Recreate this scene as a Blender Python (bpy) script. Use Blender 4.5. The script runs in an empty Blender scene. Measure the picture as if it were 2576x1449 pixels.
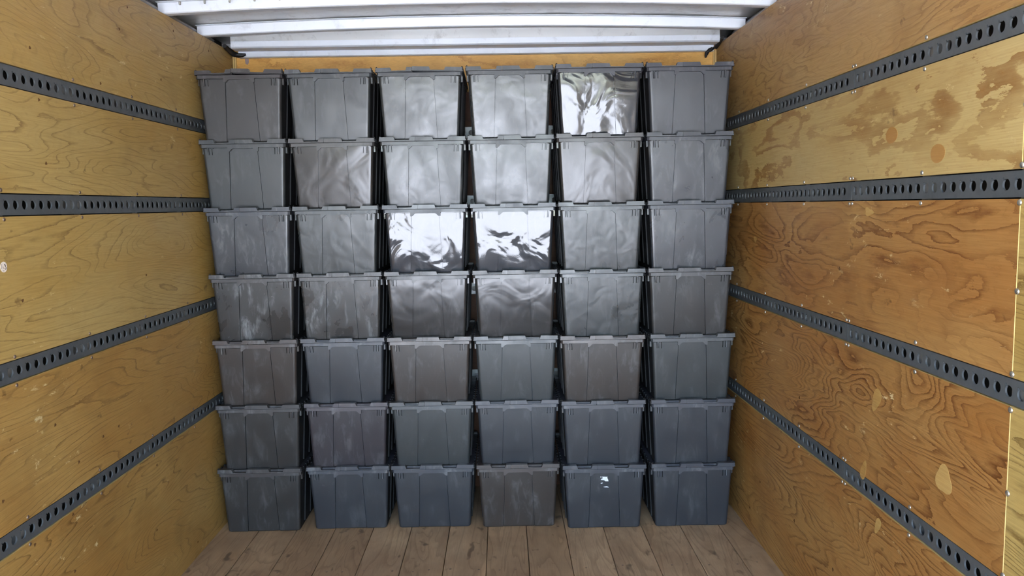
import bpy, math, random
from mathutils import Matrix, Vector

random.seed(7)
scene = bpy.context.scene
COL = scene.collection
PI = math.pi

# ------------------------------------------------------------------ camera
F_PX = 2027.0
PITCH, ROLL, YAW = math.radians(5.823), math.radians(-0.939), math.radians(-0.631)
CAM = Vector((0.1202, 0.0, 1.4899))


def cam_axes():
    cy, sy = math.cos(YAW), math.sin(YAW)
    r = Vector((cy, sy, 0)); f = Vector((-sy, cy, 0)); u = Vector((0, 0, 1))
    cp, sp = math.cos(PITCH), math.sin(PITCH)
    f2 = f * cp - u * sp
    u2 = u * cp + f * sp
    cr, sr = math.cos(ROLL), math.sin(ROLL)
    return r * cr + u2 * sr, u2 * cr - r * sr, f2


RX, UX, FX = cam_axes()
cam_d = bpy.data.cameras.new('camera')
cam_d.sensor_fit = 'HORIZONTAL'
cam_d.sensor_width = 36.0
cam_d.lens = F_PX / 2576.0 * 36.0
cam_d.clip_start = 0.02
cam = bpy.data.objects.new('camera', cam_d)
COL.objects.link(cam)
M3 = Matrix((RX, UX, -FX)).transposed()
cam.matrix_world = Matrix.Translation(CAM) @ M3.to_4x4()
scene.camera = cam

# ------------------------------------------------------------------ world, sun, exposure
world = bpy.data.worlds.new('sky')
scene.world = world
world.use_nodes = True
wn = world.node_tree
wn.nodes.clear()
w_out = wn.nodes.new('ShaderNodeOutputWorld')
w_bg = wn.nodes.new('ShaderNodeBackground')
w_sky = wn.nodes.new('ShaderNodeTexSky')
w_sky.sky_type = 'NISHITA'
w_sky.sun_disc = False
w_sky.sun_elevation = math.radians(52)
w_sky.sun_rotation = math.radians(40)
w_sky.air_density = 1.0
w_sky.dust_density = 2.4
w_sky.ozone_density = 1.0
w_bg.inputs['Strength'].default_value = 0.30
wn.links.new(w_sky.outputs[0], w_bg.inputs[0])
wn.links.new(w_bg.outputs[0], w_out.inputs[0])

sun_d = bpy.data.lights.new('sun', 'SUN')
sun_d.energy = 4.2
sun_d.angle = math.radians(0.53)
sun_d.color = (1.0, 0.98, 0.95)
sun = bpy.data.objects.new('sun', sun_d)
COL.objects.link(sun)
# the sun stands ahead of the truck and to its right, so it never shines in through the open rear
az = math.radians(40)
el = math.radians(52)
sdir = Vector((math.sin(az) * math.cos(el), math.cos(az) * math.cos(el), math.sin(el)))
sun.rotation_euler = sdir.to_track_quat('Z', 'Y').to_euler()
sun.location = (6, 8, 9)

vs = scene.view_settings
vs.view_transform = 'Standard'
vs.look = 'None'
vs.gamma = 1.0
vs.use_curve_mapping = False
vs.exposure = 3.68


# ------------------------------------------------------------------ helpers
class MB:
    """collects geometry for ONE mesh object"""

    def __init__(self):
        self.v = []
        self.f = []
        self.m = []

    def add(self, verts, faces, mi=0):
        o = len(self.v)
        self.v += [tuple(p) for p in verts]
        self.f += [tuple(i + o for i in fc) for fc in faces]
        self.m += [mi] * len(faces)

    def box(self, x0, x1, y0, y1, z0, z1, mi=0):
        v = [(x0, y0, z0), (x1, y0, z0), (x1, y1, z0), (x0, y1, z0),
             (x0, y0, z1), (x1, y0, z1), (x1, y1, z1), (x0, y1, z1)]
        self.add(v, [(0, 3, 2, 1), (4, 5, 6, 7), (0, 1, 5, 4), (1, 2, 6, 5), (2, 3, 7, 6), (3, 0, 4, 7)], mi)

    def prism(self, poly, fn, d0, d1, mi=0):
        """poly: 2-D outline; fn(a, b, d) -> point"""
        n = len(poly)
        v = [fn(a, b, d0) for a, b in poly] + [fn(a, b, d1) for a, b in poly]
        f = [tuple(range(n)), tuple(range(2 * n - 1, n - 1, -1))]
        f += [(i, i + n, (i + 1) % n + n, (i + 1) % n) for i in range(n)]
        self.add(v, f, mi)

    def cyl(self, p0, p1, r, n=10, mi=0, r1=None):
        p0, p1 = Vector(p0), Vector(p1)
        r1 = r if r1 is None else r1
        d = (p1 - p0).normalized()
        a = d.orthogonal().normalized()
        b = d.cross(a)
        v = []
        for p, rr in ((p0, r), (p1, r1)):
            v += [p + (a * math.cos(2 * PI * i / n) + b * math.sin(2 * PI * i / n)) * rr for i in range(n)]
        f = [(i, (i + 1) % n, (i + 1) % n + n, i + n) for i in range(n)]
        f += [tuple(range(n - 1, -1, -1)), tuple(range(n, 2 * n))]
        self.add(v, f, mi)

    def dome(self, c, nrm, r, h, n=10, mi=0):
        c, nrm = Vector(c), Vector(nrm).normalized()
        a = nrm.orthogonal().normalized()
        b = nrm.cross(a)
        v = []
        for rr, hh in ((1.0, 0.0), (0.92, 0.45), (0.6, 0.85)):
            v += [c + (a * math.cos(2 * PI * i / n) + b * math.sin(2 * PI * i / n)) * r * rr + nrm * h * hh for i in range(n)]
        v.append(c + nrm * h)
        f = []
        for k in range(2):
            f += [(k * n + i, k * n + (i + 1) % n, (k + 1) * n + (i + 1) % n, (k + 1) * n + i) for i in range(n)]
        f += [(2 * n + i, 2 * n + (i + 1) % n, 3 * n) for i in range(n)]
        f.append(tuple(range(n - 1, -1, -1)))
        self.add(v, f, mi)

    def mesh(self, name, mats=(), smooth=None):
        me = bpy.data.meshes.new(name)
        me.from_pydata(self.v, [], self.f)
        for m in mats:
            me.materials.append(m)
        if len(mats) > 1:
            me.polygons.foreach_set('material_index', self.m)
        import bmesh
        bm = bmesh.new()
        bm.from_mesh(me)
        bmesh.ops.recalc_face_normals(bm, faces=bm.faces)
        bm.to_mesh(me)
        bm.free()
        if smooth is not None:
            me.polygons.foreach_set('use_smooth', [True] * len(me.polygons))
            me.set_sharp_from_angle(angle=math.radians(smooth))
        me.update()
        return me

    def obj(self, name, mat, parent=None, smooth=None):
        mats = mat if isinstance(mat, (list, tuple)) else (mat,)
        return link(name, self.mesh(name, mats, smooth), parent)


def link(name, data, parent=None):
    o = bpy.data.objects.new(name, data)
    COL.objects.link(o)
    if parent is not None:
        o.parent = parent
    return o


def tag(o, label, cat, group=None):
    o['label'] = label
    o['category'] = cat
    if group:
        o['group'] = group
    return o


def structure(o, label=None):
    o['kind'] = 'structure'
    if label:
        o['label'] = label
    return o


# ------------------------------------------------------------------ materials
def srgb(r, g, b):
    def c(x):
        x /= 255.0
        return x / 12.92 if x <= 0.04045 else ((x + 0.055) / 1.055) ** 2.4
    return (c(r), c(g), c(b), 1.0)


class NT:
    def __init__(self, name):
        self.mat = bpy.data.materials.new(name)
        self.mat.use_nodes = True
        self.t = self.mat.node_tree
        self.b = self.t.nodes['Principled BSDF']

    def n(self, kind, **kw):
        nd = self.t.nodes.new(kind)
        for k, v in kw.items():
            setattr(nd, k, v)
        return nd

    def put(self, sock, val):
        if isinstance(val, bpy.types.NodeSocket):
            self.t.links.new(val, sock)
        elif val is not None:
            sock.default_value = val
        return sock

    def math(self, op, a, b=None, clamp=False):
        nd = self.n('ShaderNodeMath', operation=op, use_clamp=clamp)
        self.put(nd.inputs[0], a)
        if b is not None:
            self.put(nd.inputs[1], b)
        return nd.outputs[0]

    def vmath(self, op, a, b):
        nd = self.n('ShaderNodeVectorMath', operation=op)
        self.put(nd.inputs[0], a)
        self.put(nd.inputs[1], b)
        return nd.outputs[0]

    def coords(self, offset=(0, 0, 0), rand=0.0):
        tc = self.n('ShaderNodeTexCoord')
        v = self.vmath('ADD', tc.outputs['Object'], offset)
        if rand:
            oi = self.n('ShaderNodeObjectInfo')
            s = self.math('MULTIPLY', oi.outputs['Random'], rand)
            cb = self.n('ShaderNodeCombineXYZ')
            for i in range(3):
                self.put(cb.inputs[i], s)
            v = self.vmath('ADD', v, cb.outputs[0])
        return v

    def noise(self, vec, scale, detail=2.0, rough=0.5, dist=0.0, stretch=None):
        if stretch is not None:
            vec = self.vmath('MULTIPLY', vec, stretch)
        nd = self.n('ShaderNodeTexNoise')
        self.put(nd.inputs['Vector'], vec)
        nd.inputs['Scale'].default_value = scale
        nd.inputs['Detail'].default_value = detail
        nd.inputs['Roughness'].default_value = rough
        nd.inputs['Distortion'].default_value = dist
        return nd.outputs[0]

    def ramp(self, fac, stops, interp='LINEAR'):
        nd = self.n('ShaderNodeValToRGB')
        cr = nd.color_ramp
        cr.interpolation = interp
        while len(cr.elements) < len(stops):
            cr.elements.new(0.5)
        for e, (p, c) in zip(cr.elements, stops):
            e.position = p
            e.color = c if len(c) == 4 else (*c, 1)
        self.put(nd.inputs[0], fac)
        return nd.outputs[0]

    def gray(self, fac, a, b, lo=0.0, hi=1.0):
        nd = self.n('ShaderNodeMapRange')
        nd.clamp = True
        self.put(nd.inputs[0], fac)
        nd.inputs[1].default_value = a
        nd.inputs[2].default_value = b
        nd.inputs[3].default_value = lo
        nd.inputs[4].default_value = hi
        return nd.outputs[0]

    def mix(self, fac, a, b, mode='MIX'):
        nd = self.n('ShaderNodeMix', data_type='RGBA', blend_type=mode)
        self.put(nd.inputs['Factor'], fac)
        self.put(nd.inputs[6], a)
        self.put(nd.inputs[7], b)
        return nd.outputs[2]

    def bump(self, height, strength, distance=0.01):
        nd = self.n('ShaderNodeBump')
        nd.inputs['Strength'].default_value = strength
        nd.inputs['Distance'].default_value = distance
        self.put(nd.inputs['Height'], height)
        self.t.links.new(nd.outputs[0], self.b.inputs['Normal'])
        return nd

    def set(self, **kw):
        for k, v in kw.items():
            self.put(self.b.inputs[k.replace('_', ' ')], v)
        return self


def plywood(name, light, mid, dark, offset, bands=9.0, scale=1.6, width=0.3, stretch=(1, 0.3, 1.7), strength=1.0,
            soft=0.55, chips=1.0, rough=0.42, detail=2.5, jitter=0.7, tone=0.8):
    """rotary-cut veneer: contour bands of a stretched noise field, with soft inner and sharp outer edges"""
    m = NT(name)
    light, mid, dark = [tuple(c * tone for c in q[:3]) + (1,) for q in (light, mid, dark)]
    p = m.coords(offset)
    warp = m.noise(p, 5.0, 3.0, 0.6, 0.0, stretch)
    field = m.noise(p, scale, detail, 0.45, 0.5, stretch)
    fine = m.noise(p, 36.0, 4.0, 0.7, 0.0, (1, 0.5, 2.2))
    h = m.math('MULTIPLY', field, bands)
    h = m.math('ADD', h, m.math('MULTIPLY', warp, 1.2))
    h = m.math('ADD', h, m.math('MULTIPLY', fine, jitter))
    fr = m.math('FRACT', h)
    line = m.ramp(fr, [(0.0, (0, 0, 0)), (max(0.02, 1 - width), (0, 0, 0)), (1 - width * soft * 0.5, (0.75,) * 3),
                       (0.985, (1, 1, 1)), (1.0, (0, 0, 0))])
    area = m.noise(p, 3.6, 3.0, 0.55, 0.4, (1, 0.6, 1.3))
    amp = m.gray(area, 0.36, 0.60, 0.2 * strength, strength)
    blot = m.noise(p, 1.6, 4.0, 0.6, 0.3, (1, 0.6, 1.6))
    base = m.mix(m.gray(blot, 0.35, 0.66), light, mid)
    # second, finer set of pores following the same field
    fr2 = m.math('FRACT', m.math('MULTIPLY', h, 3.0))
    pore = m.math('MULTIPLY', m.gray(fr2, 0.72, 1.0, 0.0, 1.0), m.gray(fine, 0.42, 0.62))
    col = m.mix(m.math('MULTIPLY', pore, 0.30 * strength), base, dark)
    col = m.mix(m.math('MULTIPLY', line, amp), col, dark)
    fib = m.noise(p, 1.0, 4.0, 0.65, 0.0, (40, 6, 260))
    col = m.mix(m.gray(fib, 0.3, 0.7, 0.0, 0.30), col, dark)
    stain = m.noise(p, 2.1, 4.0, 0.65, 0.6)
    col = m.mix(m.gray(stain, 0.54, 0.72, 0.0, 0.30), col, dark)
    if chips:
        # torn splinters and scuffs: pale fresh wood
        c1 = m.noise(p, 1.0, 5.0, 0.75, 0.4, (16, 12, 30))
        c2 = m.noise(p, 1.0, 2.0, 0.5, 0.0, (2.6, 2.0, 2.6))
        chip = m.math('MULTIPLY', m.gray(c1, 0.62, 0.67), m.gray(c2, 0.52, 0.62))
        col = m.mix(m.math('MULTIPLY', chip, 0.8 * chips), col, srgb(222, 200, 150))
        s1 = m.noise(p, 1.0, 3.0, 0.6, 0.2, (14, 13, 19))
        col = m.mix(m.gray(s1, 0.69, 0.76, 0.0, 0.6), col, srgb(84, 54, 24))
    m.set(Base_Color=col, Roughness=m.gray(fib, 0.2, 0.8, rough - 0.06, rough + 0.12))
    m.b.inputs['Specular IOR Level'].default_value = 0.35
    m.bump(m.math('ADD', fib, m.math('MULTIPLY', line, 0.3)), 0.25, 0.0008)
    return m.mat


def metal(name, color, rough, metallic=1.0, bump=0.0, bscale=6.0, var=0.12, stretch=(1, 1, 1), dirt=0.0):
    m = NT(name)
    p = m.coords((0.3, 0.7, 0.1))
    n1 = m.noise(p, bscale, 3.0, 0.55, 0.2, stretch)
    n2 = m.noise(p, 60.0, 3.0, 0.6)
    col = m.mix(m.gray(n1, 0.3, 0.7, 0.0, var), color, tuple(c * 0.55 for c in color[:3]) + (1,))
    if dirt:
        d = m.noise(p, 14.0, 5.0, 0.7, 0.5)
        col = m.mix(m.gray(d, 0.55, 0.75, 0.0, dirt), col, srgb(92, 76, 60))
    m.set(Base_Color=col, Metallic=metallic, Roughness=m.gray(n2, 0.3, 0.7, rough - 0.05, rough + 0.08))
    if bump:
        m.bump(n1, bump, 0.02)
    return m.mat


def flat(name, color, rough=0.6, metallic=0.0):
    m = NT(name)
    p = m.coords()
    n1 = m.noise(p, 40.0, 3.0)
    col = m.mix(m.gray(n1, 0.3, 0.7, 0.0, 0.25), color, tuple(c * 0.7 for c in color[:3]) + (1,))
    m.set(Base_Color=col, Roughness=rough, Metallic=metallic)
    return m.mat


def tote_plastic(name, color, rough, scuff=0.25, dent=0.15, dscale=7.0, spec=0.5, rvar=0.1, ddet=1.0):
    """dark moulded polyethylene, polished or scuffed by handling"""
    m = NT(name)
    p = m.coords((0, 0, 0), rand=23.0)
    cloud = m.noise(p, 9.0, 4.0, 0.6, 0.4, (1, 1, 0.7))
    streak = m.noise(p, 1.0, 4.0, 0.65, 0.6, (26, 26, 9))
    fine = m.noise(p, 260.0, 2.0, 0.5)
    scr = m.noise(p, 1.0, 5.0, 0.75, 1.2, (16, 16, 22))
    sc = m.math('MULTIPLY', m.gray(streak, 0.5, 0.68), m.gray(cloud, 0.42, 0.62))
    sc = m.math('ADD', m.math('MULTIPLY', sc, scuff), m.gray(scr, 0.66, 0.73, 0.0, scuff * 0.9), clamp=True)
    col = m.mix(m.gray(cloud, 0.35, 0.65, 0.0, 0.35), color, tuple(c * 0.72 for c in color[:3]) + (1,))
    col = m.mix(sc, col, (0.30, 0.31, 0.32, 1))
    r = m.gray(cloud, 0.35, 0.65, rough - rvar * 0.5, rough + rvar)
    r = m.math('ADD', r, m.math('MULTIPLY', sc, 0.25), clamp=True)
    m.set(Base_Color=col, Roughness=r)
    m.b.inputs['Specular IOR Level'].default_value = spec
    big = m.noise(p, dscale, ddet, 0.42, 0.8)
    hgt = m.math('ADD', m.math('MULTIPLY', big, 1.0), m.math('MULTIPLY', fine, 0.006))
    m.bump(hgt, dent, 0.05)
    return m.mat


PLY_L = dict(jitter=0.4, light=srgb(208, 178, 112), mid=srgb(198, 158, 84), dark=srgb(124, 90, 40))
PLY_LB = dict(jitter=0.4, light=srgb(204, 166, 98), mid=srgb(186, 140, 74), dark=srgb(108, 74, 34))
LS = (1, 0.28, 1.5)
ply_left = [
    plywood('birch_plywood_low', offset=(3.1, 0.4, 7.7), bands=40, scale=2.1, width=0.22, strength=0.8, stretch=LS, **PLY_LB),
    plywood('birch_plywood_mid', offset=(1.7, 5.1, 2.2), bands=36, scale=2.1, width=0.20, strength=0.8, stretch=LS, **PLY_LB),
    plywood('birch_plywood_waist', offset=(9.4, 1.1, 4.6), bands=32, scale=2.0, width=0.20, strength=0.75, stretch=LS, **PLY_L),
    plywood('birch_plywood_upper', offset=(6.2, 8.3, 1.4), bands=34, scale=2.1, width=0.20, strength=0.7, stretch=LS, **PLY_L),
    plywood('birch_plywood_top', offset=(2.8, 3.9, 5.5), bands=44, scale=1.9, width=0.22, strength=0.75, stretch=LS, **PLY_L),
]
FIR = dict(light=srgb(194, 148, 86), mid=srgb(176, 120, 60), dark=srgb(100, 52, 16))
RS = (1, 0.38, 1.5)
ply_right = [
    plywood('fir_plywood_low', offset=(4.4, 2.6, 1.3), bands=32, scale=2.3, width=0.4, strength=0.75, stretch=(1, 0.3, 1.7), detail=2.4, **FIR),
    plywood('fir_plywood_mid', offset=(8.1, 0.7, 3.8), bands=30, scale=3.0, width=0.45, strength=0.9, stretch=RS, detail=2.6, **FIR),
    plywood('fir_plywood_waist', offset=(0.6, 7.2, 9.1), bands=13, scale=3.4, width=0.42, strength=0.85, stretch=RS, detail=3.0,
            light=srgb(198, 154, 92), mid=srgb(182, 128, 68), dark=srgb(112, 62, 22)),
    plywood('fir_plywood_upper', offset=(5.3, 4.8, 6.4), bands=5, scale=4.2, width=0.42, strength=0.8, soft=1.5, stretch=(1, 0.5, 1.4), detail=3.5,
            light=srgb(216, 190, 128), mid=srgb(206, 176, 112), dark=srgb(146, 96, 42)),
    plywood('fir_plywood_top', offset=(7.5, 9.4, 0.2), bands=20, scale=3.4, width=0.35, strength=0.7, stretch=RS, detail=3.0,
            light=srgb(202, 166, 106), mid=srgb(188, 142, 82), dark=srgb(124, 80, 36)),
]
ply_rear = plywood('yellow_plywood', light=srgb(208, 178, 108), mid=srgb(190, 154, 84), dark=srgb(112, 80, 34),
                   offset=(1.2, 6.6, 8.4), bands=34, scale=2.0, width=0.35, strength=0.8)
ply_front = plywood('varnished_plywood', light=srgb(246, 200, 118), mid=srgb(238, 182, 94), dark=srgb(166, 100, 36),
                    offset=(2.0, 1.0, 3.0), bands=10, scale=1.5, width=0.3, strength=0.6, stretch=(0.6, 1, 1.9), chips=0, rough=0.35, tone=1.0)
ply_front_shade = plywood('shaded_front_plywood', light=srgb(120, 78, 48), mid=srgb(104, 64, 40), dark=srgb(70, 40, 24),
                        offset=(2.0, 1.0, 3.0), bands=10, scale=1.5, width=0.3, strength=0.6, stretch=(0.6, 1, 1.9), chips=0, rough=0.5)  # same front wall, dimness behind the totes painted into the colour
ply_edge = flat('plywood_edge', srgb(214, 182, 116), 0.7)
rail_steel = metal('rail_steel', srgb(108, 112, 114), 0.46, 0.55, 0.05, 20.0, 0.3)
front_rail_steel = metal('galvanised_rail', srgb(176, 182, 186), 0.4, 0.7, 0.05, 20.0, 0.3)
rivet_steel = metal('rivet_steel', srgb(190, 188, 182), 0.3, 0.9)
rivet_dull = metal('rivet_dull', srgb(140, 120, 104), 0.45, 0.8)
bow_alu = metal('bow_aluminium', srgb(222, 226, 232), 0.5, 0.35, 0.02, 9.0, 0.1, dirt=0.25)
skin_alu = metal('roof_skin_aluminium', srgb(222, 222, 220), 0.35, 0.3, 0.25, 3.2, 0.35, (0.6, 2.4, 1), dirt=0.45)
rail_alu = metal('top_rail_aluminium', srgb(190, 190, 190), 0.45, 0.6, 0.03, 8.0, 0.3, dirt=0.4)
dark_cav = flat('cavity_dark', srgb(40, 38, 36), 0.8)
stud_metal = metal('stud_metal', srgb(150, 146, 140), 0.5, 0.4)
rubber = flat('black_rubber', srgb(26, 24, 24), 0.6)
tape_mat = flat('grey_tape', srgb(150, 132, 128), 0.6)
paper = flat('white_paper', srgb(236, 238, 244), 0.7)
ink = flat('ink', srgb(92, 78, 76), 0.7)
sticker_mat = flat('sticker_paper', srgb(238, 224, 210), 0.6)
plug_dark = plywood('dark_plug_wood', light=srgb(196, 150, 88), mid=srgb(188, 138, 74), dark=srgb(150, 100, 48), offset=(0, 0, 0), bands=8, strength=0.4, chips=0)
plug_light = plywood('light_plug_wood', light=srgb(214, 176, 108), mid=srgb(198, 154, 86), dark=srgb(160, 112, 54), offset=(3, 1, 2), bands=20, strength=0.5, chips=0)
hole_dark = flat('nail_hole', srgb(104, 70, 32), 0.9)
shell_out = flat('outer_panel', srgb(225, 226, 228), 0.5)


def floor_wood():
    m = NT('oak_floor')
    p = m.coords((0, 0, 0), rand=31.0)
    oi = m.n('ShaderNodeObjectInfo')
    field = m.noise(p, 1.0, 2.0, 0.5, 0.8, (7.0, 0.9, 1))
    fr = m.math('FRACT', m.math('ADD', m.math('MULTIPLY', field, 11.0), m.math('MULTIPLY', m.noise(p, 1.0, 3, 0.6, 0, (60, 6, 1)), 0.5)))
    line = m.ramp(fr, [(0.0, (0, 0, 0)), (0.6, (0.05,) * 3), (0.95, (1, 1, 1)), (1.0, (0.1,) * 3)])
    base = m.mix(oi.outputs['Random'], srgb(196, 166, 130), srgb(174, 142, 106))
    dirtn = m.noise(p, 3.5, 4.0, 0.6, 0.4, (1, 0.6, 1))
    base = m.mix(m.gray(dirtn, 0.35, 0.68, 0.0, 0.7), base, srgb(132, 104, 80))
    col = m.mix(m.math('MULTIPLY', line, 0.32), base, srgb(88, 62, 42))
    knot = m.noise(p, 1.0, 2.0, 0.5, 0.4, (16, 8, 1))
    col = m.mix(m.gray(knot, 0.66, 0.74, 0.0, 0.7), col, srgb(62, 44, 30))
    fib = m.noise(p, 1.0, 4.0, 0.65, 0.0, (300, 16, 1))
    col = m.mix(m.gray(fib, 0.35, 0.7, 0.0, 0.28), col, srgb(120, 94, 72))
    m.set(Base_Color=col, Roughness=m.gray(dirtn, 0.3, 0.7, 0.5, 0.68))
    m.b.inputs['Specular IOR Level'].default_value = 0.35
    m.bump(fib, 0.35, 0.001)
    return m.mat


floor_mat = floor_wood()


def concrete():
    m = NT('yard_concrete')
    p = m.coords()
    n1 = m.noise(p, 0.35, 6.0, 0.6)
    col = m.mix(n1, srgb(178, 180, 182), srgb(200, 202, 204))
    m.set(Base_Color=col, Roughness=0.9)
    return m.mat


concrete_mat = concrete()

# ------------------------------------------------------------------ truck body
HW = 1.225          # half the inside width, plywood to plywood
PLY = 0.012
YF = 4.190          # face of the front wall
YR = -0.90          # open rear end
TOP = 2.281         # top edge of the side plywood
SKIN = 1.285

# ground outside, behind the open rear
g = MB()
g.add([(-80, -80, -1.12), (80, -80, -1.12), (80, 80, -1.12), (-80, 80, -1.12)], [(0, 1, 2, 3)])
structure(g.obj('ground', concrete_mat), 'pale concrete yard outside the truck')

# floor: a deck with separate boards
fl = MB()
fl.box(-SKIN, SKIN, YR, YF + 0.06, -0.12, -0.026)
floor = structure(fl.obj('floor', dark_cav), 'worn brown wooden plank floor of the truck')
edges = [-HW - 0.004, -1.040] + [0.030 + 0.1785 * k for k in range(-5, 7)] + [HW + 0.004]
for a, b in zip(edges[:-1], edges[1:]):
    pb = MB()
    gz = random.uniform(-0.0012, 0.0)
    gp = 0.0013
    x0, x1 = a + gp, b - gp
    bev = 0.0018
    poly = [(x0, -0.026), (x1, -0.026), (x1, gz - bev), (x1 - bev, gz), (x0 + bev, gz), (x0, gz - bev)]
    pb.prism(poly, lambda a_, b_, d: (a_, d, b_), YR, YF)
    pb.obj('plank', floor_mat, floor)
screw_me = MB()
screw_me.dome((0, 0, 0), (0, 0, 1), 0.0048, 0.0014, 8)
screw_data = screw_me.mesh('screw', (rivet_dull,), 40)
for yrow in (3.625, 3.195, 2.76, 2.33):
    for k, e in enumerate(edges[1:-1]):
        for dx in ((0.03, 0.148) if k % 2 else (0.055, 0.12)):
            if e + dx > 1.2 or random.random() < 0.25:
                continue
            s = link('screw', screw_data, floor)
            s.location = (e + dx, yrow + random.uniform(-0.012, 0.012), -0.0006)

# side walls
RAILS = {-1: [(0.603, -0.0025), (1.0595, 0.0012), (1.515, 0.0025), (1.868, 0.0022)],
         1: [(0.6095, -0.0035), (1.067, -0.0015), (1.5188, -0.0004), (1.8655, 0.0008)]}
RW = 0.057
STUDS = {-1: [2.2 + 0.4075 * k for k in range(-7, 5)], 1: [1.712 + 0.4125 * k for k in range(-6, 6)]}


def railz(side, i, y):
    z, s = RAILS[side][i]
    return z + s * (y - 2.2) / 1.6 * 1.0


def make_wall(side):
    nm = 'wall_left' if side < 0 else 'wall_right'
    w = MB()
    xs = sorted((side * SKIN, side * (SKIN + 0.02)))
    w.box(xs[0], xs[1], YR, YF + 0.06, -0.12, 2.42)
    wall = structure(w.obj(nm, shell_out), 'plywood lined %s side wall of the truck' % ('left' if side < 0 else 'right'))
    lin = MB()
    xi = sorted((side * (SKIN - 0.001), side * (SKIN - 0.006)))
    lin.box(xi[0], xi[1], YR, YF, -0.02, 2.36)
    lin.obj('liner', dark_cav, wall)
    for y in STUDS[side]:
        st = MB()
        xa = sorted((side * (HW + PLY + 0.002), side * (SKIN - 0.007)))
        st.box(xa[0], xa[1], y - 0.02, y + 0.02, 0.0, 2.27)
        st.obj('stud', stud_metal, wall)
    # plywood strips between the rails
    spans = [(YR, YF)] if side < 0 else [(YR, 1.7115), (1.7135, YF)]
    gap = 0.0035
    for i in range(5):
        for j, (ya, yb) in enumerate(spans):
            zs = []
            for y in (ya, yb):
                lo = -0.004 if i == 0 else railz(side, i - 1, y) + RW / 2 + gap
                hi = TOP if i == 4 else railz(side, i, y) - RW / 2 - gap
                zs.append((lo, hi))
            pm = MB()
            xin, xout = side * HW, side * (HW + PLY)
            if side > 0 and j == 0:
                xin += side * 0.001
            v = []
            for x in (xin, xout):
                v += [(x, ya, zs[0][0]), (x, yb, zs[1][0]), (x, yb, zs[1][1]), (x, ya, zs[0][1])]
            pm.add(v, [(0, 1, 2, 3)], 0)
            pm.add(v, [(7, 6, 5, 4), (0, 4, 5, 1), (1, 5, 6, 2), (2, 6, 7, 3), (3, 7, 4, 0)], 1)
            mat = ply_left[i] if side < 0 else (ply_rear if j == 0 else ply_right[i])
            pm.obj('plywood_panel', (mat, ply_edge), wall)
    return wall


wall_left = make_wall(-1)
wall_right = make_wall(1)

# rivets: domed heads in pairs above and below each rail
rv = MB()
rv.dome((0, 0, 0), (1, 0, 0), 0.0062, 0.0036, 10)
rivet_data = {1: rv.mesh('rivet', (rivet_steel,), 50), -1: None}
rv2 = MB()
rv2.dome((0, 0, 0), (1, 0, 0), 0.0058, 0.003, 10)
rivet_data[-1] = rv2.mesh('rivet', (rivet_dull,), 50)


def rivet(side, y, z, wall, scale=1.0):
    o = link('rivet', rivet_data[side], wall)
    o.location = (side * HW, y, z)
    if side > 0:
        o.rotation_euler = (0, 0, PI)
    o.scale = (scale,) * 3


for side, wall in ((-1, wall_left), (1, wall_right)):
    for y in STUDS[side]:
        if y < 1.2 or y > 4.0:
            continue
        for i in range(4):
            for s in (-1, 1):
                z = railz(side, i, y) + s * 0.0397
                if side > 0 and abs(y - 2.537) < 0.01:
                    rivet(side, 2.551 + 0.009, z, wall, 0.9)
                    rivet(side, 2.551 - 0.011, z, wall, 0.9)
                else:
                    rivet(side, y + random.uniform(-0.003, 0.003), z, wall, 1.15 if (side > 0 and y < 1.8) else 1.0)
for z in (1.289, 0.841, 1.685):
    rivet(1, 1.7085, z, wall_right, 1.15)
for y, z in ((2.62, 2.26), (3.03, 2.262), (3.43, 2.258)):
    rivet(-1, y, z, wall_left, 0.8)


# ------------------------------------------------------------------ perforated cargo rails
HOLE_R = 0.0131
CELL = 0.0421
NA = 28


def hole_r(th, notch):
    d = abs((th - notch + PI) % (2 * PI) - PI)
    return 0.0192 if d < 0.13 else HOLE_R


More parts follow.
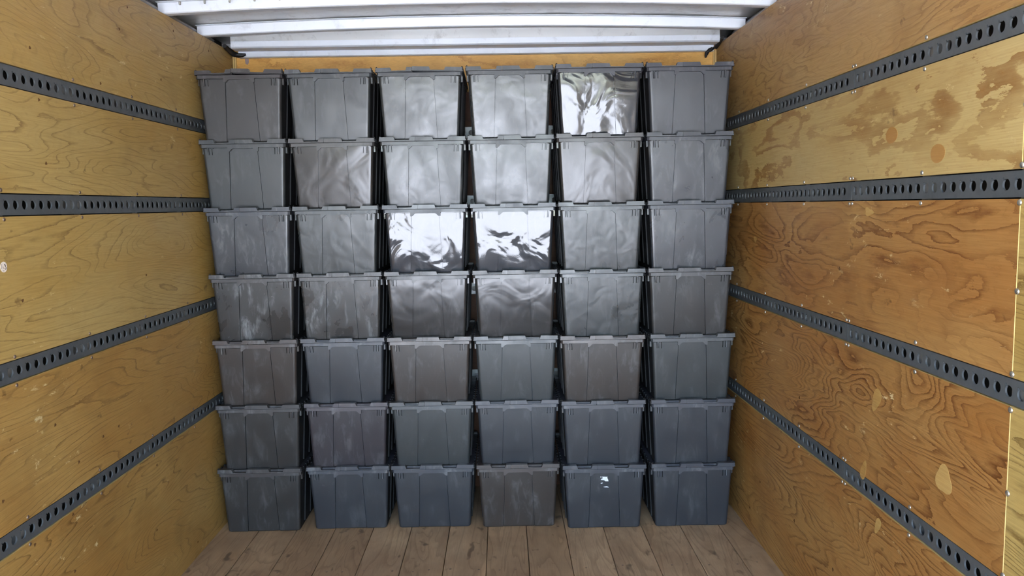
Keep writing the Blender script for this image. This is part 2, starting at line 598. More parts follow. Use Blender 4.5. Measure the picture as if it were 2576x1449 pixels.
def rail_mesh(name, y0, y1, phase, place, mat, flip):
    """strip with keyhole punchings: circle with a small notch; place(y, h, depth) -> world point"""
    m = MB()
    T = 0.0045
    n0 = math.ceil((y0 - phase) / CELL + 0.5)
    n1 = math.floor((y1 - phase) / CELL - 0.5)
    c0, c1 = phase + (n0 - 0.5) * CELL, phase + (n1 + 0.5) * CELL
    hw = RW / 2
    notch = math.radians(52 if flip else 128)
    base = [2 * PI * i / NA for i in range(NA)]
    ca = math.atan2(hw, CELL / 2)
    angs = sorted(set([round(a, 5) for a in base if min(abs(a - c) for c in (ca, PI - ca, PI + ca, 2 * PI - ca)) > 0.07]
                      + [round(c, 5) for c in (ca, PI - ca, PI + ca, 2 * PI - ca)]
                      + [round(notch + s, 5) for s in (-0.14, -0.12, 0.12, 0.14)]))
    angs2 = []
    for a in angs:
        if angs2 and a - angs2[-1] < 0.012:
            continue
        angs2.append(a)
    angs = angs2
    n = len(angs)
    for k in range(n0, n1 + 1):
        yc = phase + k * CELL
        v = []
        for a in angs:
            ct, st = math.cos(a), math.sin(a)
            t = min((CELL / 2) / abs(ct) if abs(ct) > 1e-6 else 9, hw / abs(st) if abs(st) > 1e-6 else 9)
            v.append(place(yc + ct * t, st * t, 0.0))
        for d in (0.0, T):
            for a in angs:
                r = hole_r(a, notch)
                v.append(place(yc + math.cos(a) * r, math.sin(a) * r - 0.0005, d))
        f = []
        for i in range(n):
            j = (i + 1) % n
            f.append((i, j, n + j, n + i))
            f.append((n + i, n + j, 2 * n + j, 2 * n + i))
        m.add(v, f)
    for a, b in ((y0, c0), (c1, y1)):
        if b - a > 1e-4:
            v = [place(a, -hw, 0), place(b, -hw, 0), place(b, hw, 0), place(a, hw, 0)]
            m.add(v, [(0, 1, 2, 3)])
    for s in (-1, 1):     # folded flanges
        v = [place(y0, s * hw, 0), place(y1, s * hw, 0), place(y1, s * hw, 0.013), place(y0, s * hw, 0.013)]
        m.add(v, [(0, 1, 2, 3)])
    v = [place(y, h, d) for y in (y0, y1) for h in (-hw, hw) for d in (0, T)]
    m.add(v, [(0, 1, 3, 2), (4, 6, 7, 5)])
    return m


names = ['lowest', 'second lowest', 'second highest', 'highest']
for side in (-1, 1):
    sd = 'left' if side < 0 else 'right'
    for i in range(4):
        def place(y, h, d, side=side, i=i):
            return (side * (HW + 0.0022 + d), y, railz(side, i, y) + h)
        segs = [(YR + 0.002, YF - 0.004)] if side < 0 else [(YR + 0.002, 2.5505), (2.5535, YF - 0.004)]
        phase = 2.222 if side < 0 else 1.767
        for j, (a, b) in enumerate(segs):
            m = rail_mesh('cargo_rail', a, b, phase, place, rail_steel, side > 0)
            o = m.obj('cargo_rail', rail_steel)
            if side < 0:
                lab = 'dark steel rail with round punched holes, %s on the left plywood wall' % names[i]
            elif j == 0:
                lab = '%s punched steel rail on right wall, piece running toward the rear' % names[i]
            else:
                lab = '%s punched steel rail on right wall, piece beside the totes' % names[i]
            tag(o, lab, 'cargo rail', 'punched steel cargo rails')

# ------------------------------------------------------------------ front wall
fw = MB()
fw.box(-SKIN, SKIN, YF + 0.04, YF + 0.06, -0.12, 2.42)
wall_front = structure(fw.obj('wall_front', shell_out), 'varnished orange plywood front wall behind the totes')
FR = [0.604, 1.064, 1.517, 1.867]
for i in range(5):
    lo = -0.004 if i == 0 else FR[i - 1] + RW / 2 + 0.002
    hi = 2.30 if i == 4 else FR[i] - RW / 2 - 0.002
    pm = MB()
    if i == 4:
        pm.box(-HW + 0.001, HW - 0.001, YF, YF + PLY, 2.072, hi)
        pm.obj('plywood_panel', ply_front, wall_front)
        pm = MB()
        hi = 2.070  # added seam: painted shade colour below it, hidden behind the top totes
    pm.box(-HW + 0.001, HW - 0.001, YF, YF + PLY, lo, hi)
    pm.obj('plywood_panel', ply_front_shade, wall_front)
for i in range(4):
    def place(x, h, d, i=i):
        return (x, YF + 0.0022 + d, FR[i] + h)
    m = rail_mesh('front_rail', -HW + 0.003, HW - 0.003, 0.012, place, front_rail_steel, True)
    o = m.obj('front_rail', front_rail_steel)
    tag(o, 'galvanised punched rail across the front wall behind the totes, %s of four' % names[i], 'cargo rail', 'front wall rails')
for k in range(-3, 4):
    b = MB()
    b.box(k * 0.406 - 0.02, k * 0.406 + 0.02, YF + PLY + 0.002, YF + 0.039, 0, 2.3)
    b.obj('stud', stud_metal, wall_front)
# corner beads
for side in (-1, 1):
    t = MB()
    for a, b in ((0.001, 0.007), (0.010, 0.017)):
        xs = sorted((side * (HW - a), side * (HW - b)))
        t.box(xs[0], xs[1], YF - 0.012, YF - 0.0005, 0.0, 2.262)
    structure(t.obj('trim_1' if side < 0 else 'trim_2', ply_edge), 'pale wooden corner bead at the front %s corner' % ('left' if side < 0 else 'right'))

# ------------------------------------------------------------------ roof
CROWN = 0.026


def crown(x):
    return CROWN * (1 - (x / HW) ** 2)


ZB = 2.288      # underside of the bows at the side walls
LEG = 0.045
NX = 24
XS = [-SKIN + 2 * SKIN * i / NX for i in range(NX + 1)]
rm = MB()
NY = 26
ys = [YR + (YF + 0.06 - YR) * j / NY for j in range(NY + 1)]
v = [(x, y, ZB + LEG + crown(x) + random.uniform(-0.003, 0.003)) for y in ys for x in XS]
f = [(j * (NX + 1) + i, j * (NX + 1) + i + 1, (j + 1) * (NX + 1) + i + 1, (j + 1) * (NX + 1) + i) for j in range(NY) for i in range(NX)]
rm.add(v, f)
ro = rm.obj('ceiling', skin_alu, None, 60)
sol = ro.modifiers.new('thickness', 'SOLIDIFY')
sol.thickness = 0.012
sol.offset = 1.0
structure(ro, 'dull dented aluminium roof skin above the bows')


def bow(yn, wid=0.045):
    """hat-section roof bow: flange, near leg, flat bottom, far leg, flange"""
    prof = [(yn - 0.024, LEG - 0.0035), (yn - 0.024, LEG - 0.0005), (yn - 0.001, LEG - 0.0005), (yn + 0.004, 0.004), (yn + 0.009, 0.0), (yn + wid - 0.006, 0.0),
            (yn + wid, 0.004), (yn + wid + 0.004, LEG - 0.0005), (yn + wid + 0.026, LEG - 0.0005)]
    prof = [(yn - 0.022, LEG - 0.003), (yn - 0.001, LEG - 0.003), (yn + 0.002, 0.004), (yn + 0.006, 0.0), (yn + wid - 0.006, 0.0),
            (yn + wid - 0.002, 0.004), (yn + wid + 0.001, LEG - 0.003), (yn + wid + 0.022, LEG - 0.003),
            (yn + wid + 0.022, LEG - 0.0005), (yn - 0.022, LEG - 0.0005)]
    m = MB()
    n = len(prof)
    xs = [-(HW + 0.028) + 2 * (HW + 0.028) * i / 20 for i in range(21)]
    v = [(x, y, ZB + z + crown(x) - 0.004) for x in xs for (y, z) in prof]
    f = []
    for i in range(20):
        for k in range(n):
            k2 = (k + 1) % n
            f.append((i * n + k, i * n + k2, (i + 1) * n + k2, (i + 1) * n + k))
    f.append(tuple(range(n)))
    f.append(tuple(range(20 * n, 21 * n)))
    m.add(v, f)
    return m


bow_y = [3.365 - 0.4225 * k for k in range(10)]
desc = ['white hat-section roof bow nearest the totes', 'white roof bow with a row of rivets along its flange']
b2 = bow(3.787).obj('roof_bow', bow_alu, ro, 30)
for k, y in enumerate(bow_y):
    o = bow(y).obj('roof_bow', bow_alu, ro, 30)
    if k == 0:
        for q in range(24):
            x = -1.159 + 0.1 * q
            r = MB()
            z = ZB + crown(x) + LEG - 0.006
            r.cyl((x, y - 0.012, z - 0.014), (x, y - 0.012, z), 0.0042, 10)
            r.dome((x, y - 0.012, z - 0.014), (0, 0, -1), 0.0042, 0.002, 10)
            r.obj('rivet', rivet_steel, o, 40)

# side top rails: light aluminium coves above the plywood
for side in (-1, 1):
    m = MB()
    poly = [(HW + 0.030, 2.281), (HW + 0.034, 2.276), (SKIN - 0.003, 2.276), (SKIN - 0.003, 2.336), (HW + 0.030, 2.309), (HW + 0.034, 2.303), (HW + 0.040, 2.296), (HW + 0.034, 2.286)]
    m.prism(poly, lambda a, b, d, s=side: (s * a, d, b), YR, 4.02)
    structure(m.obj('trim_3' if side < 0 else 'trim_4', rail_alu), 'aluminium top rail above the %s plywood wall' % ('left' if side < 0 else 'right'))

# front header: stepped aluminium rail under the roof
h = MB()
xa, xb = -1.188, 1.205
prof = [(4.045, 2.309), (4.045, 2.283), (4.051, 2.2765), (4.118, 2.2765), (4.121, 2.281), (4.158, 2.281), (4.158, 2.256), (4.162, 2.252), (4.189, 2.252), (4.189, 2.312)]
h.prism(prof, lambda a, b, d: (d, a, b), xa, xb)
fas = MB()
fas.box(-1.192, 1.208, 4.058, 4.066, 2.300, 2.372)
header = structure(h.obj('trim_5', bow_alu), 'bright stepped aluminium header between roof and front wall')
fas.obj('fascia', skin_alu, header)


# ------------------------------------------------------------------ corner gaskets, tape, sticker, wood plugs
def ray(px, py):
    a = (px - 1288.0) / F_PX
    b = (724.5 - py) / F_PX
    return RX * a + UX * b + FX


def at_y(px, py, y):
    d = ray(px, py)
    return CAM + d * (y / d.y)


def at_x(px, py, x):
    d = ray(px, py)
    return CAM + d * ((x - CAM.x) / d.x)


def slab(pts, mat, name, axis, thick, parent=None, smooth=None):
    """outline measured on a wall, given real thickness"""
    m = MB()
    n = len(pts)
    off = Vector(axis) * thick
    v = [Vector(p) for p in pts] + [Vector(p) + off for p in pts]
    fc = [tuple(range(n)), tuple(range(2 * n - 1, n - 1, -1))] + [(i, i + n, (i + 1) % n + n, (i + 1) % n) for i in range(n)]
    m.add(v, fc)
    return m.obj(name, mat, parent, smooth)


def tube(pts, radii, name, mat, n=9):
    m = MB()
    v = []
    P = [Vector(p) for p in pts]
    for i, p in enumerate(P):
        d = (P[min(i + 1, len(P) - 1)] - P[max(i - 1, 0)]).normalized()
        a = d.orthogonal().normalized()
        b = d.cross(a)
        v += [p + (a * math.cos(2 * PI * k / n) + b * math.sin(2 * PI * k / n)) * radii[i] for k in range(n)]
    f = [(i * n + k, i * n + (k + 1) % n, (i + 1) * n + (k + 1) % n, (i + 1) * n + k) for i in range(len(P) - 1) for k in range(n)]
    f += [tuple(range(n - 1, -1, -1)), tuple(range((len(P) - 1) * n, len(P) * n))]
    m.add(v, f)
    return m.obj(name, mat, None, 60)


o = tube([(-1.212, 4.03, 2.286), (-1.214, 4.09, 2.278), (-1.205, 4.135, 2.266), (-1.186, 4.148, 2.261), (-1.165, 4.148, 2.262), (-1.148, 4.150, 2.266)],
         [0.010, 0.012, 0.014, 0.012, 0.010, 0.005], 'rubber_gasket', rubber)
tag(o, 'black rubber gasket squeezed into the upper left front corner', 'gasket', 'corner gaskets')
o = tube([(1.214, 4.03, 2.292), (1.216, 4.10, 2.280), (1.212, 4.145, 2.268), (1.196, 4.150, 2.262), (1.180, 4.150, 2.254), (1.168, 4.150, 2.242), (1.163, 4.152, 2.228), (1.162, 4.153, 2.218)],
         [0.008, 0.010, 0.011, 0.009, 0.010, 0.010, 0.007, 0.004], 'rubber_gasket', rubber)
tag(o, 'torn black rubber gasket hanging in the upper right front corner', 'gasket', 'corner gaskets')
pts = [at_y(x, y, YF - 0.0006) for x, y in ((615.5, 143), (625.5, 142), (626, 158), (623, 163), (618, 161), (616.5, 152))]
o = slab(pts, tape_mat, 'tape_scrap', (0, -1, 0), 0.0012)
tag(o, 'small mauve-grey tape scrap on the orange front wall', 'tape')

# round sticker on the left wall with faint handwriting
sc = Vector((-HW + 0.0003, 2.183, 1.348))
o = MB()
R = 0.0145
o.prism([(math.cos(2 * PI * i / 28) * R, math.sin(2 * PI * i / 28) * R) for i in range(28)], lambda a, b, d: (sc.x + d, sc.y + a, sc.z + b), 0.0, 0.0006)
st = o.obj('sticker', sticker_mat)
tag(st, 'small round white handwritten sticker on the left plywood wall', 'sticker')


def stroke(path, w=0.0009):
    m = MB()
    for (a0, b0), (a1, b1) in zip(path[:-1], path[1:]):
        d = Vector((a1 - a0, b1 - b0)).normalized() * w
        nrm = Vector((-d.y, d.x))
        q = [(a0 - d.x + nrm.x, b0 - d.y + nrm.y), (a0 - d.x - nrm.x, b0 - d.y - nrm.y), (a1 + d.x - nrm.x, b1 + d.y - nrm.y), (a1 + d.x + nrm.x, b1 + d.y + nrm.y)]
        m.prism(q, lambda a, b, dd: (sc.x + dd, sc.y + a, sc.z + b), 0.0006, 0.0008)
    return m.obj('ink_stroke', ink, st)


stroke([(0.004, -0.004), (0.006, -0.006), (0.009, -0.006), (0.0105, -0.003), (0.009, -0.001)])
stroke([(0.003, 0.006), (0.007, 0.008), (0.005, 0.004), (0.0085, 0.003), (0.007, 0.0)])
stroke([(-0.008, 0.008), (-0.0085, 0.0), (-0.0095, -0.004)], 0.0006)
stroke([(-0.003, 0.001), (-0.002, -0.004)], 0.0006)
stroke([(-0.004, -0.010), (0.000, -0.0105)], 0.0006)


def ellipse_patch(side, px, py, ry, rz, rot, mat, wall, name='wood_plug', th=0.0006, wob=0.12):
    c = at_x(px, py, side * HW)
    n = 22
    pts = []
    ph = random.uniform(0, 6)
    for i in range(n):
        a = 2 * PI * i / n
        k = 1 + wob * math.sin(3 * a + ph)
        u, w = math.cos(a) * ry * k, math.sin(a) * rz * k
        pts.append((side * (HW - 0.0), c.y + u * math.cos(rot) - w * math.sin(rot), c.z + u * math.sin(rot) + w * math.cos(rot)))
    slab(pts, mat, name, (-side, 0, 0), th, wall)


for px, py, ry, rz, rot, mt, wb in ((2243, 340, 0.034, 0.023, 0, plug_dark, 0.02), (2359, 386, 0.034, 0.024, 0, plug_dark, 0.02),
                                    (2205, 1005, 0.022, 0.040, 0.55, plug_light, 0.12), (2172, 1184, 0.016, 0.034, 0.4, plug_light, 0.12),
                                    (2374, 1207, 0.036, 0.036, 0.5, plug_light, 0.15), (2208, 1322, 0.014, 0.030, 0.5, plug_light, 0.12),
                                    (2186, 533, 0.026, 0.012, 0.1, plug_light, 0.25), (1900, 602, 0.020, 0.012, 0.2, plug_light, 0.2)):
    ellipse_patch(1, px, py, ry, rz, rot, mt, wall_right, 'wood_plug', 0.0006, wb)
for px, py in ((75, 120), (139, 1069), (260, 1098), (8, 1261), (199, 1162), (184, 1294), (189, 1437), (116, 411), (253, 210), (98, 251),
               (299, 1072), (395, 1333), (498, 1363), (88, 1370), (405, 200), (436, 78), (525, 128), (300, 73), (320, 18), (395, 1170), (57, 756), (368, 692)):
    ellipse_patch(-1, px, py, 0.0052, 0.0046, 0.3, hole_dark, wall_left, 'nail_hole', 0.0003, 0.2)
for px, py in ((2095, 1433), (1886, 1277), (1998, 1310), (1912, 1212), (2011, 1000), (1857, 680), (2112, 676)):
    ellipse_patch(1, px, py, 0.006, 0.006, 0.3, hole_dark, wall_right, 'nail_hole', 0.0003, 0.2)

# ------------------------------------------------------------------ totes
TW, TD = 0.1915, 0.556          # half lid width, lid depth
ZR0, ZR1 = 0.273, 0.2880       # rim band
PITCH_Z = 0.2984


def lerp(a, b, t):
    return a + (b - a) * t


def body_ring(z, dx=0.0, slot=0.0):
    t = z / ZR0
    hx = lerp(0.1662, 0.1818, t) + dx
    yf = lerp(0.0300, 0.0130, t) - dx
    yb = TD - lerp(0.0300, 0.0130, t) + dx
    xr = lerp(0.0745, 0.0630, t)
    rc = 0.013
    rec = 0.0032
    pts = []

    def arc(cx, cy, a0):
        for k in range(11):
            a = a0 + (PI / 2) * k / 10
            pts.append((cx + rc * math.cos(a), cy + rc * math.sin(a), z))
    arc(-hx + rc, yf + rc, PI)             # front left
    half = []
    for xs_, hw_ in ((0.1385, 0.0014), (0.1520, 0.0012), (0.1590, 0.0012)):      # narrow gusset slots beside the rim corners
        xs_ *= (hx - rc) / 0.1680
        half.append([(xs_ - hw_, yf, z), (xs_ - hw_ + 0.0001, yf + slot, z), (xs_ + hw_ - 0.0001, yf + slot, z), (xs_ + hw_, yf, z)])
    half.insert(0, [(xr - 0.0034, yf + rec, z), (xr - 0.0030, yf + 0.0090, z), (xr - 0.0003, yf + 0.0090, z), (xr, yf, z)])
    right = [p for q in half for p in q]
    pts += [(-x_, y_, z_) for x_, y_, z_ in reversed(right)] + right
    arc(hx - rc, yf + rc, 1.5 * PI)
    arc(hx - rc, yb - rc, 0)
    arc(-hx + rc, yb - rc, PI / 2)
    return pts


def build_body():
    m = MB()
    rings = [body_ring(0.0, -0.004), body_ring(0.0035, -0.0008), body_ring(0.008), body_ring(0.2420),
             body_ring(0.2424, 0.0, 0.013), body_ring(ZR0 - 0.0035, 0.0, 0.013),
             body_ring(ZR0 - 0.0030, -0.0060, 0.007), body_ring(ZR0 + 0.004, -0.0060, 0.007)]
    n = len(rings[0])
    v = [p for r in rings for p in r]
    f0, f1 = [], [tuple(range(n - 1, -1, -1))]
    for k in range(len(rings) - 1):
        for i in range(n):
            q = (k * n + i, k * n + (i + 1) % n, (k + 1) * n + (i + 1) % n, (k + 1) * n + i)
            cy = sum(v[a][1] for a in q) / 4
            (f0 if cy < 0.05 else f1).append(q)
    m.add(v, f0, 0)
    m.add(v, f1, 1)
    # ribs down the long sides
    for s in (-1, 1):
        for y in (0.115, 0.225, 0.335, 0.445):
            x0b, x0t = 0.1662, 0.1808
            pts = []
            for z, xx in ((0.018, lerp(x0b, x0t, 0.066)), (ZR0, x0t)):
                pts += [(s * (xx - 0.002), y - 0.003, z), (s * (xx + 0.0055), y - 0.003, z), (s * (xx + 0.0055), y + 0.003, z), (s * (xx - 0.002), y + 0.003, z)]
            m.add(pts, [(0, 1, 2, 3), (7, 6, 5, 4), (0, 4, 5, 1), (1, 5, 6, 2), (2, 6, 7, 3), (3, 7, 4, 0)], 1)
    return m.mesh('body', (None, None), 11)


def build_rim():
    m = MB()
    x = TW - 0.004
    y0, y1 = 0.003, TD - 0.003
    c = 0.008
    poly = [(-x + c, y0), (x - c, y0), (x, y0 + c), (x, y1 - c), (x - c, y1), (-x + c, y1), (-x, y1 - c), (-x, y0 + c)]
    m.prism(poly, lambda a, b, d: (a, b, d), ZR0, ZR1 - 0.0012)
    m.prism([(a * 0.97, lerp(0.278, b, 0.905)) for a, b in poly], lambda a, b, d: (a, b, d), ZR1 - 0.0012, ZR1 + 0.0012)
    # handle plate with its arched lower edge
    pl = [(-0.0672, 0.285), (-0.0672, 0.2565), (-0.0600, 0.2560), (-0.0560, 0.2590), (-0.0490, 0.2665), (-0.0425, 0.2690),
          (0.0425, 0.2690), (0.0490, 0.2665), (0.0560, 0.2590), (0.0600, 0.2560), (0.0672, 0.2565), (0.0672, 0.285)]
    for k in range(len(pl) // 2 - 1):     # built as quads so the arch stays clean
        pass
    top = 0.285
    v, f = [], []
    for a, b in pl[1:-1]:
        v += [(a, 0.0035, b), (a, 0.0035, top), (a, 0.022, b), (a, 0.022, top)]
    n = len(pl) - 2
    for i in range(n - 1):
        p, q = i * 4, (i + 1) * 4
        f += [(p, q, q + 1, p + 1), (p + 2, p + 3, q + 3, q + 2), (p, p + 2, q + 2, q)]
    f += [(0, 1, 3, 2), ((n - 1) * 4, (n - 1) * 4 + 2, (n - 1) * 4 + 3, (n - 1) * 4 + 1)]
    m.add(v, f)
    # rolled lip under the arch
    # proud gusset between each outer pair of slots
    for s in (-1, 1):
        m.box(s * 0.1555 - 0.0022, s * 0.1555 + 0.0022, 0.0105, 0.020, ZR0 - 0.030, ZR0)
    return m.mesh('rim', (), 30)


LW = 2 * TW


def lid_poly(side):
    """half lid in plan, the two halves interlock along a toothed seam"""
    s0 = -0.0325
    teeth = [(0.0, s0), (0.10, s0), (0.10, 0.0325), (0.19, 0.0325), (0.19, s0), (0.278, s0), (0.278, 0.0325), (0.366, 0.0325), (0.366, s0), (0.456, s0), (0.456, 0.0325), (TD, 0.0325)]
    g = 0.0008 * (-1 if side < 0 else 1)
    seam = [(x + g, y) for y, x in teeth]
    if side < 0:
        return [(-TW, 0.0)] + seam + [(-TW, TD)]
    return [(TW, 0.0)] + seam + [(TW, TD)]


def build_flap(side):
    m = MB()
    lp = lid_poly(side)
    m.prism([(a, min(max(b, 0.0245), TD - 0.0245)) for a, b in lp], lambda a, b, d: (a, b, d), ZR1 + 0.0012, PITCH_Z - 0.0012)
    xa, xb = (lp[0][0], lp[1][0]) if side < 0 else (lp[1][0], lp[0][0])
    m.box(xa, xb, 0.0, 0.0045, ZR1 + 0.0012, ZR1 + 0.0048)
    xa, xb = (lp[-1][0], lp[-2][0]) if side < 0 else (lp[-2][0], lp[-1][0])
    m.box(xa, xb, TD - 0.0045, TD, ZR1 + 0.0012, ZR1 + 0.0048)
    fr = ((0.004, 0.180), (0.345, 0.4145)) if side < 0 else ((0.4165, 0.622), (0.785, 0.992))
    for a, b in fr:
        x0, x1 = -TW + a * LW, -TW + b * LW
        sl = 0.0045
        l = 0.0 if (a < 0.01 or abs(a - 0.4165) < 0.001) else sl
        r = 0.0 if (b > 0.99 or abs(b - 0.4145) < 0.001) else sl
        poly = [(x0 - l * 0.3, ZR1 + 0.004), (x1 + r * 0.3, ZR1 + 0.004), (x1 - r, PITCH_Z + 0.0085), (x0 + l, PITCH_Z + 0.0085)]
        m.prism(poly, lambda p, q, d: (p, d, q), -0.0012, 0.0235)
        # same locking fingers at the far end
        m.prism(poly, lambda p, q, d: (p, TD - d, q), -0.0012, 0.0235)
    # bead along the front edge
    xa, xb = (-TW, -0.0335) if side < 0 else (-0.0315, TW)
    m.box(xa + 0.001, xb - 0.001, -0.0022, 0.002, ZR1 + 0.0016, ZR1 + 0.0052)
    return m.mesh('lid_flap', (), 30)


def build_hinge(s):
    m = MB()
    x = s * (TW - 0.001)
    m.cyl((x, 0.012, ZR1 + 0.008), (x, TD - 0.012, ZR1 + 0.008), 0.0019, 8)
    for k in range(13):
        y = 0.014 + k * 0.0435
        m.box(x - 0.0030, x + 0.0030, y - 0.006, y + 0.006, ZR1 + 0.001, ZR1 + 0.0135)
    # bent wire end standing up at the front
    m.cyl((x, 0.008, ZR1 + 0.004), (x, 0.008, ZR1 + 0.021), 0.0014, 7)
    m.cyl((x, 0.008, ZR1 + 0.021), (x - s * 0.005, 0.008, ZR1 + 0.024), 0.0014, 7)
    m.cyl((x - s * 0.005, 0.008, ZR1 + 0.024), (x - s * 0.006, 0.010, ZR1 + 0.010), 0.0014, 7)
    return m.mesh('hinge', (), 30)


def build_clasp(s):
    m = MB()
    x0, x1 = sorted((s * 0.1790, s * 0.1880))
    m.box(x0, x1, 0.034, 0.066, 0.247, ZR0 - 0.0005)
    m.box(x0 + 0.002, x1 - 0.002, 0.0325, 0.034, 0.250, 0.267)
    return m.mesh('clasp', (), 30)


def slot_mesh(me):
    me.materials.append(None)
    return me


M_BODY, M_RIM = build_body(), slot_mesh(build_rim())
M_FL = {s: slot_mesh(build_flap(s)) for s in (-1, 1)}
M_HG = {s: slot_mesh(build_hinge(s)) for s in (-1, 1)}
M_CL = {s: slot_mesh(build_clasp(s)) for s in (-1, 1)}


def gcol(r, g, b, k=1.0):
    c = srgb(r, g, b)
    return (c[0] * k, c[1] * k, c[2] * k, 1)


CHAR, BLUE, BROWN, GREEN, PURP = gcol(46, 45, 45), gcol(45, 48, 54), gcol(54, 48, 45), gcol(46, 50, 52), gcol(50, 46, 51)
PL = {
    'charcoal': tote_plastic('charcoal_plastic', CHAR, 0.38, 0.16, 0.02, spec=0.6),
    'blue': tote_plastic('blue_grey_plastic', BLUE, 0.38, 0.10, 0.02, spec=0.7),
    'brown': tote_plastic('brown_grey_plastic', BROWN, 0.36, 0.16, 0.02, spec=0.6),
    'green': tote_plastic('green_grey_plastic', GREEN, 0.38, 0.10, 0.02, spec=0.7),
    'purple': tote_plastic('purple_grey_plastic', PURP, 0.38, 0.16, 0.02, spec=0.6),
    'scuffed': tote_plastic('scuffed_plastic', CHAR, 0.32, 0.55, 0.03, 9.0, spec=0.7, rvar=0.2),
    'satin': tote_plastic('satin_plastic', GREEN, 0.30, 0.16, 0.045, 14.0, spec=0.72),
    'worn': tote_plastic('worn_plastic', BLUE, 0.31, 0.30, 0.03, 9.0, spec=0.8, rvar=0.15),
    'semi': tote_plastic('semi_gloss_plastic', CHAR, 0.19, 0.10, 0.07, 7.0, spec=0.58, rvar=0.06, ddet=2.0),
    'mirror': tote_plastic('polished_plastic', BLUE, 0.06, 0.06, 0.19, 6.5, spec=0.75, rvar=0.06, ddet=2.6),
}
RIM = {}
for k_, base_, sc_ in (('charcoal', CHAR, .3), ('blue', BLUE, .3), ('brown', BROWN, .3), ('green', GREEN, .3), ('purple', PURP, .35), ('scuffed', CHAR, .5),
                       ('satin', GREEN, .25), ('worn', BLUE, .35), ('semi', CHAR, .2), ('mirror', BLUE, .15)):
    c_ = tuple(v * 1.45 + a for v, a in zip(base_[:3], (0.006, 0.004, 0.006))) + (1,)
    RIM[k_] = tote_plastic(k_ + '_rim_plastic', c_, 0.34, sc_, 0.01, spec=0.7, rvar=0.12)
MATTE_SHADE = tote_plastic('shaded_matte_plastic', gcol(36, 36, 38), 0.62, 0.05, 0.0, spec=0.25)  # tote plastic darkened: gap shade painted into side walls and hinges
FINISH = [
    ['charcoal', 'green', 'satin', 'satin', 'mirror', 'blue'],
    ['green', 'semi', 'satin', 'satin', 'semi', 'worn'],
    ['worn', 'satin', 'mirror', 'mirror', 'satin', 'worn'],
    ['scuffed', 'scuffed', 'semi', 'semi', 'satin', 'charcoal'],
    ['brown', 'blue', 'brown', 'green', 'brown', 'green'],
    ['charcoal', 'purple', 'green', 'blue', 'blue', 'blue'],
    ['charcoal', 'blue', 'blue', 'brown', 'blue', 'blue'],
]
LOOK = {'charcoal': 'dull charcoal', 'blue': 'dull blue-grey', 'brown': 'brownish grey', 'green': 'dull greenish grey', 'purple': 'purplish dark grey',
        'scuffed': 'scratched grey', 'satin': 'satin light-catching grey', 'worn': 'worn grey', 'semi': 'shiny grey', 'mirror': 'mirror-glossy dented'}
ROWN = ['top row', 'second row from top', 'third row from top', 'middle row', 'third row from floor', 'second row from floor', 'bottom row on the floor']
COLN = ['leftmost column', 'second column from left', 'third column from left', 'third column from right', 'second column from right', 'rightmost column']
XM = [[-1.002, -.616, -.225, .164, .554, .946], [-.998, -.617, -.217, .166, .55, .947], [-.993, -.608, -.217, .172, .556, .952],
      [-.988, -.604, -.217, .176, .56, .955], [-.988, -.599, -.213, .174, .56, .965], [-.988, -.593, -.211, .174, .564, .967],
      [-.995, -.596, -.213, .174, .566, .97]]
YC = [3.606, 3.616, 3.608, 3.600, 3.567, 3.566]

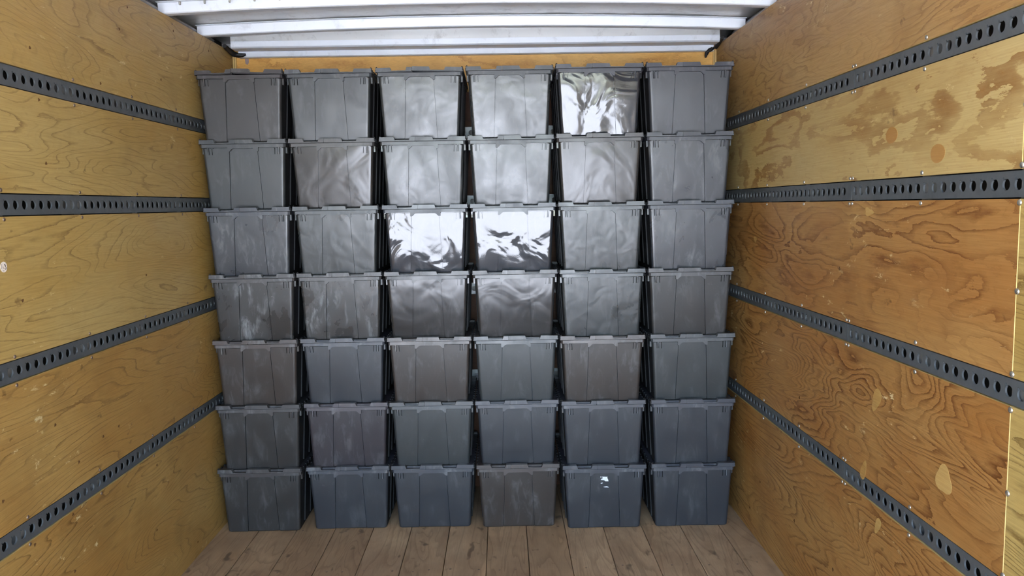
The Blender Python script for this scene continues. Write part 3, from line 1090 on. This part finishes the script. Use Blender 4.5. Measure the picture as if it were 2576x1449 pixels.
for r in range(7):
    xs = [CAM.x + (XM[r][c] - CAM.x) * YC[c] / 3.55 for c in range(6)]
    for _ in range(40):
        for c in range(5):
            need = 0.3898 - (xs[c + 1] - xs[c])
            if need > 0:
                xs[c] -= need / 2
                xs[c + 1] += need / 2
    for c in range(6):
        fin = FINISH[r][c]
        lev = 6 - r
        root = link('lidded_tote', None)
        root.empty_display_size = 0.05
        yj = random.uniform(-0.004, 0.004)
        root.location = (xs[c], YC[c] + yj, lev * PITCH_Z + 0.0004)
        root.rotation_euler = (0, 0, math.radians(random.uniform(-0.25, 0.25)))
        lab = '%s lidded plastic tote, %s, %s' % (LOOK[fin], ROWN[r], COLN[c])
        tag(root, lab, 'tote', 'stacked lidded totes')
        parts = [('body', M_BODY), ('rim', M_RIM), ('lid_flap', M_FL[-1]), ('lid_flap', M_FL[1]),
                 ('hinge', M_HG[-1]), ('hinge', M_HG[1]), ('clasp', M_CL[-1]), ('clasp', M_CL[1])]
        for nm, me in parts:
            p = link(nm, me, root)
            p.material_slots[0].link = 'OBJECT'
            p.material_slots[0].material = {'hinge': MATTE_SHADE, 'rim': RIM[fin], 'lid_flap': RIM[fin]}.get(nm, PL[fin])
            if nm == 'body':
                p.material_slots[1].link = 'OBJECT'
                p.material_slots[1].material = MATTE_SHADE
            if nm == 'lid_flap' and r == 0:
                # no load on the top lids: the flaps bulge up along the seam
                s = -1 if me is M_FL[-1] else 1
                k = (2.2, 0.6, 1.6, 0.4, 0.4, 0.2)[c] * (1.0 if s > 0 else 0.75)
                a = math.radians(k)
                # turn about the hinge line
                piv = Vector((s * TW, 0, ZR1))
                rot = Matrix.Rotation(a * s, 4, 'Y')
                p.matrix_local = Matrix.Translation(piv) @ rot @ Matrix.Translation(-piv)
        if r == 6 and c == 4:
            # torn remains of a white paper label
            scraps = [[(230, 465), (460, 470), (440, 515), (470, 560), (495, 655), (370, 655), (320, 610), (190, 600), (190, 565), (265, 530)],
                      [(168, 460), (205, 460), (208, 500), (190, 515), (170, 500)],
                      [(170, 740), (215, 712), (270, 706), (250, 740), (200, 755)],
                      [(285, 882), (380, 862), (430, 852), (500, 892), (495, 902), (340, 898)]]
            for sp in scraps:
                pts = []
                for ux, uy in sp:
                    d = ray(1500 + ux / 16.1, 1170 + uy / 16.1)
                    # meet the sloping recessed front panel of this tote
                    sl = 0.0170 / ZR0
                    yf0 = root.location.y + 0.0300 + 0.0032
                    t = (yf0 - sl * (CAM.z - root.location.z)) / (d.y + sl * d.z)
                    w = CAM + d * t
                    pts.append(root.matrix_basis.inverted() @ (w + Vector((0, -0.0003, 0))))
                slab(pts, paper, 'paper_scrap', (0, -1, 0), 0.0004, root)

bpy.context.view_layer.update()
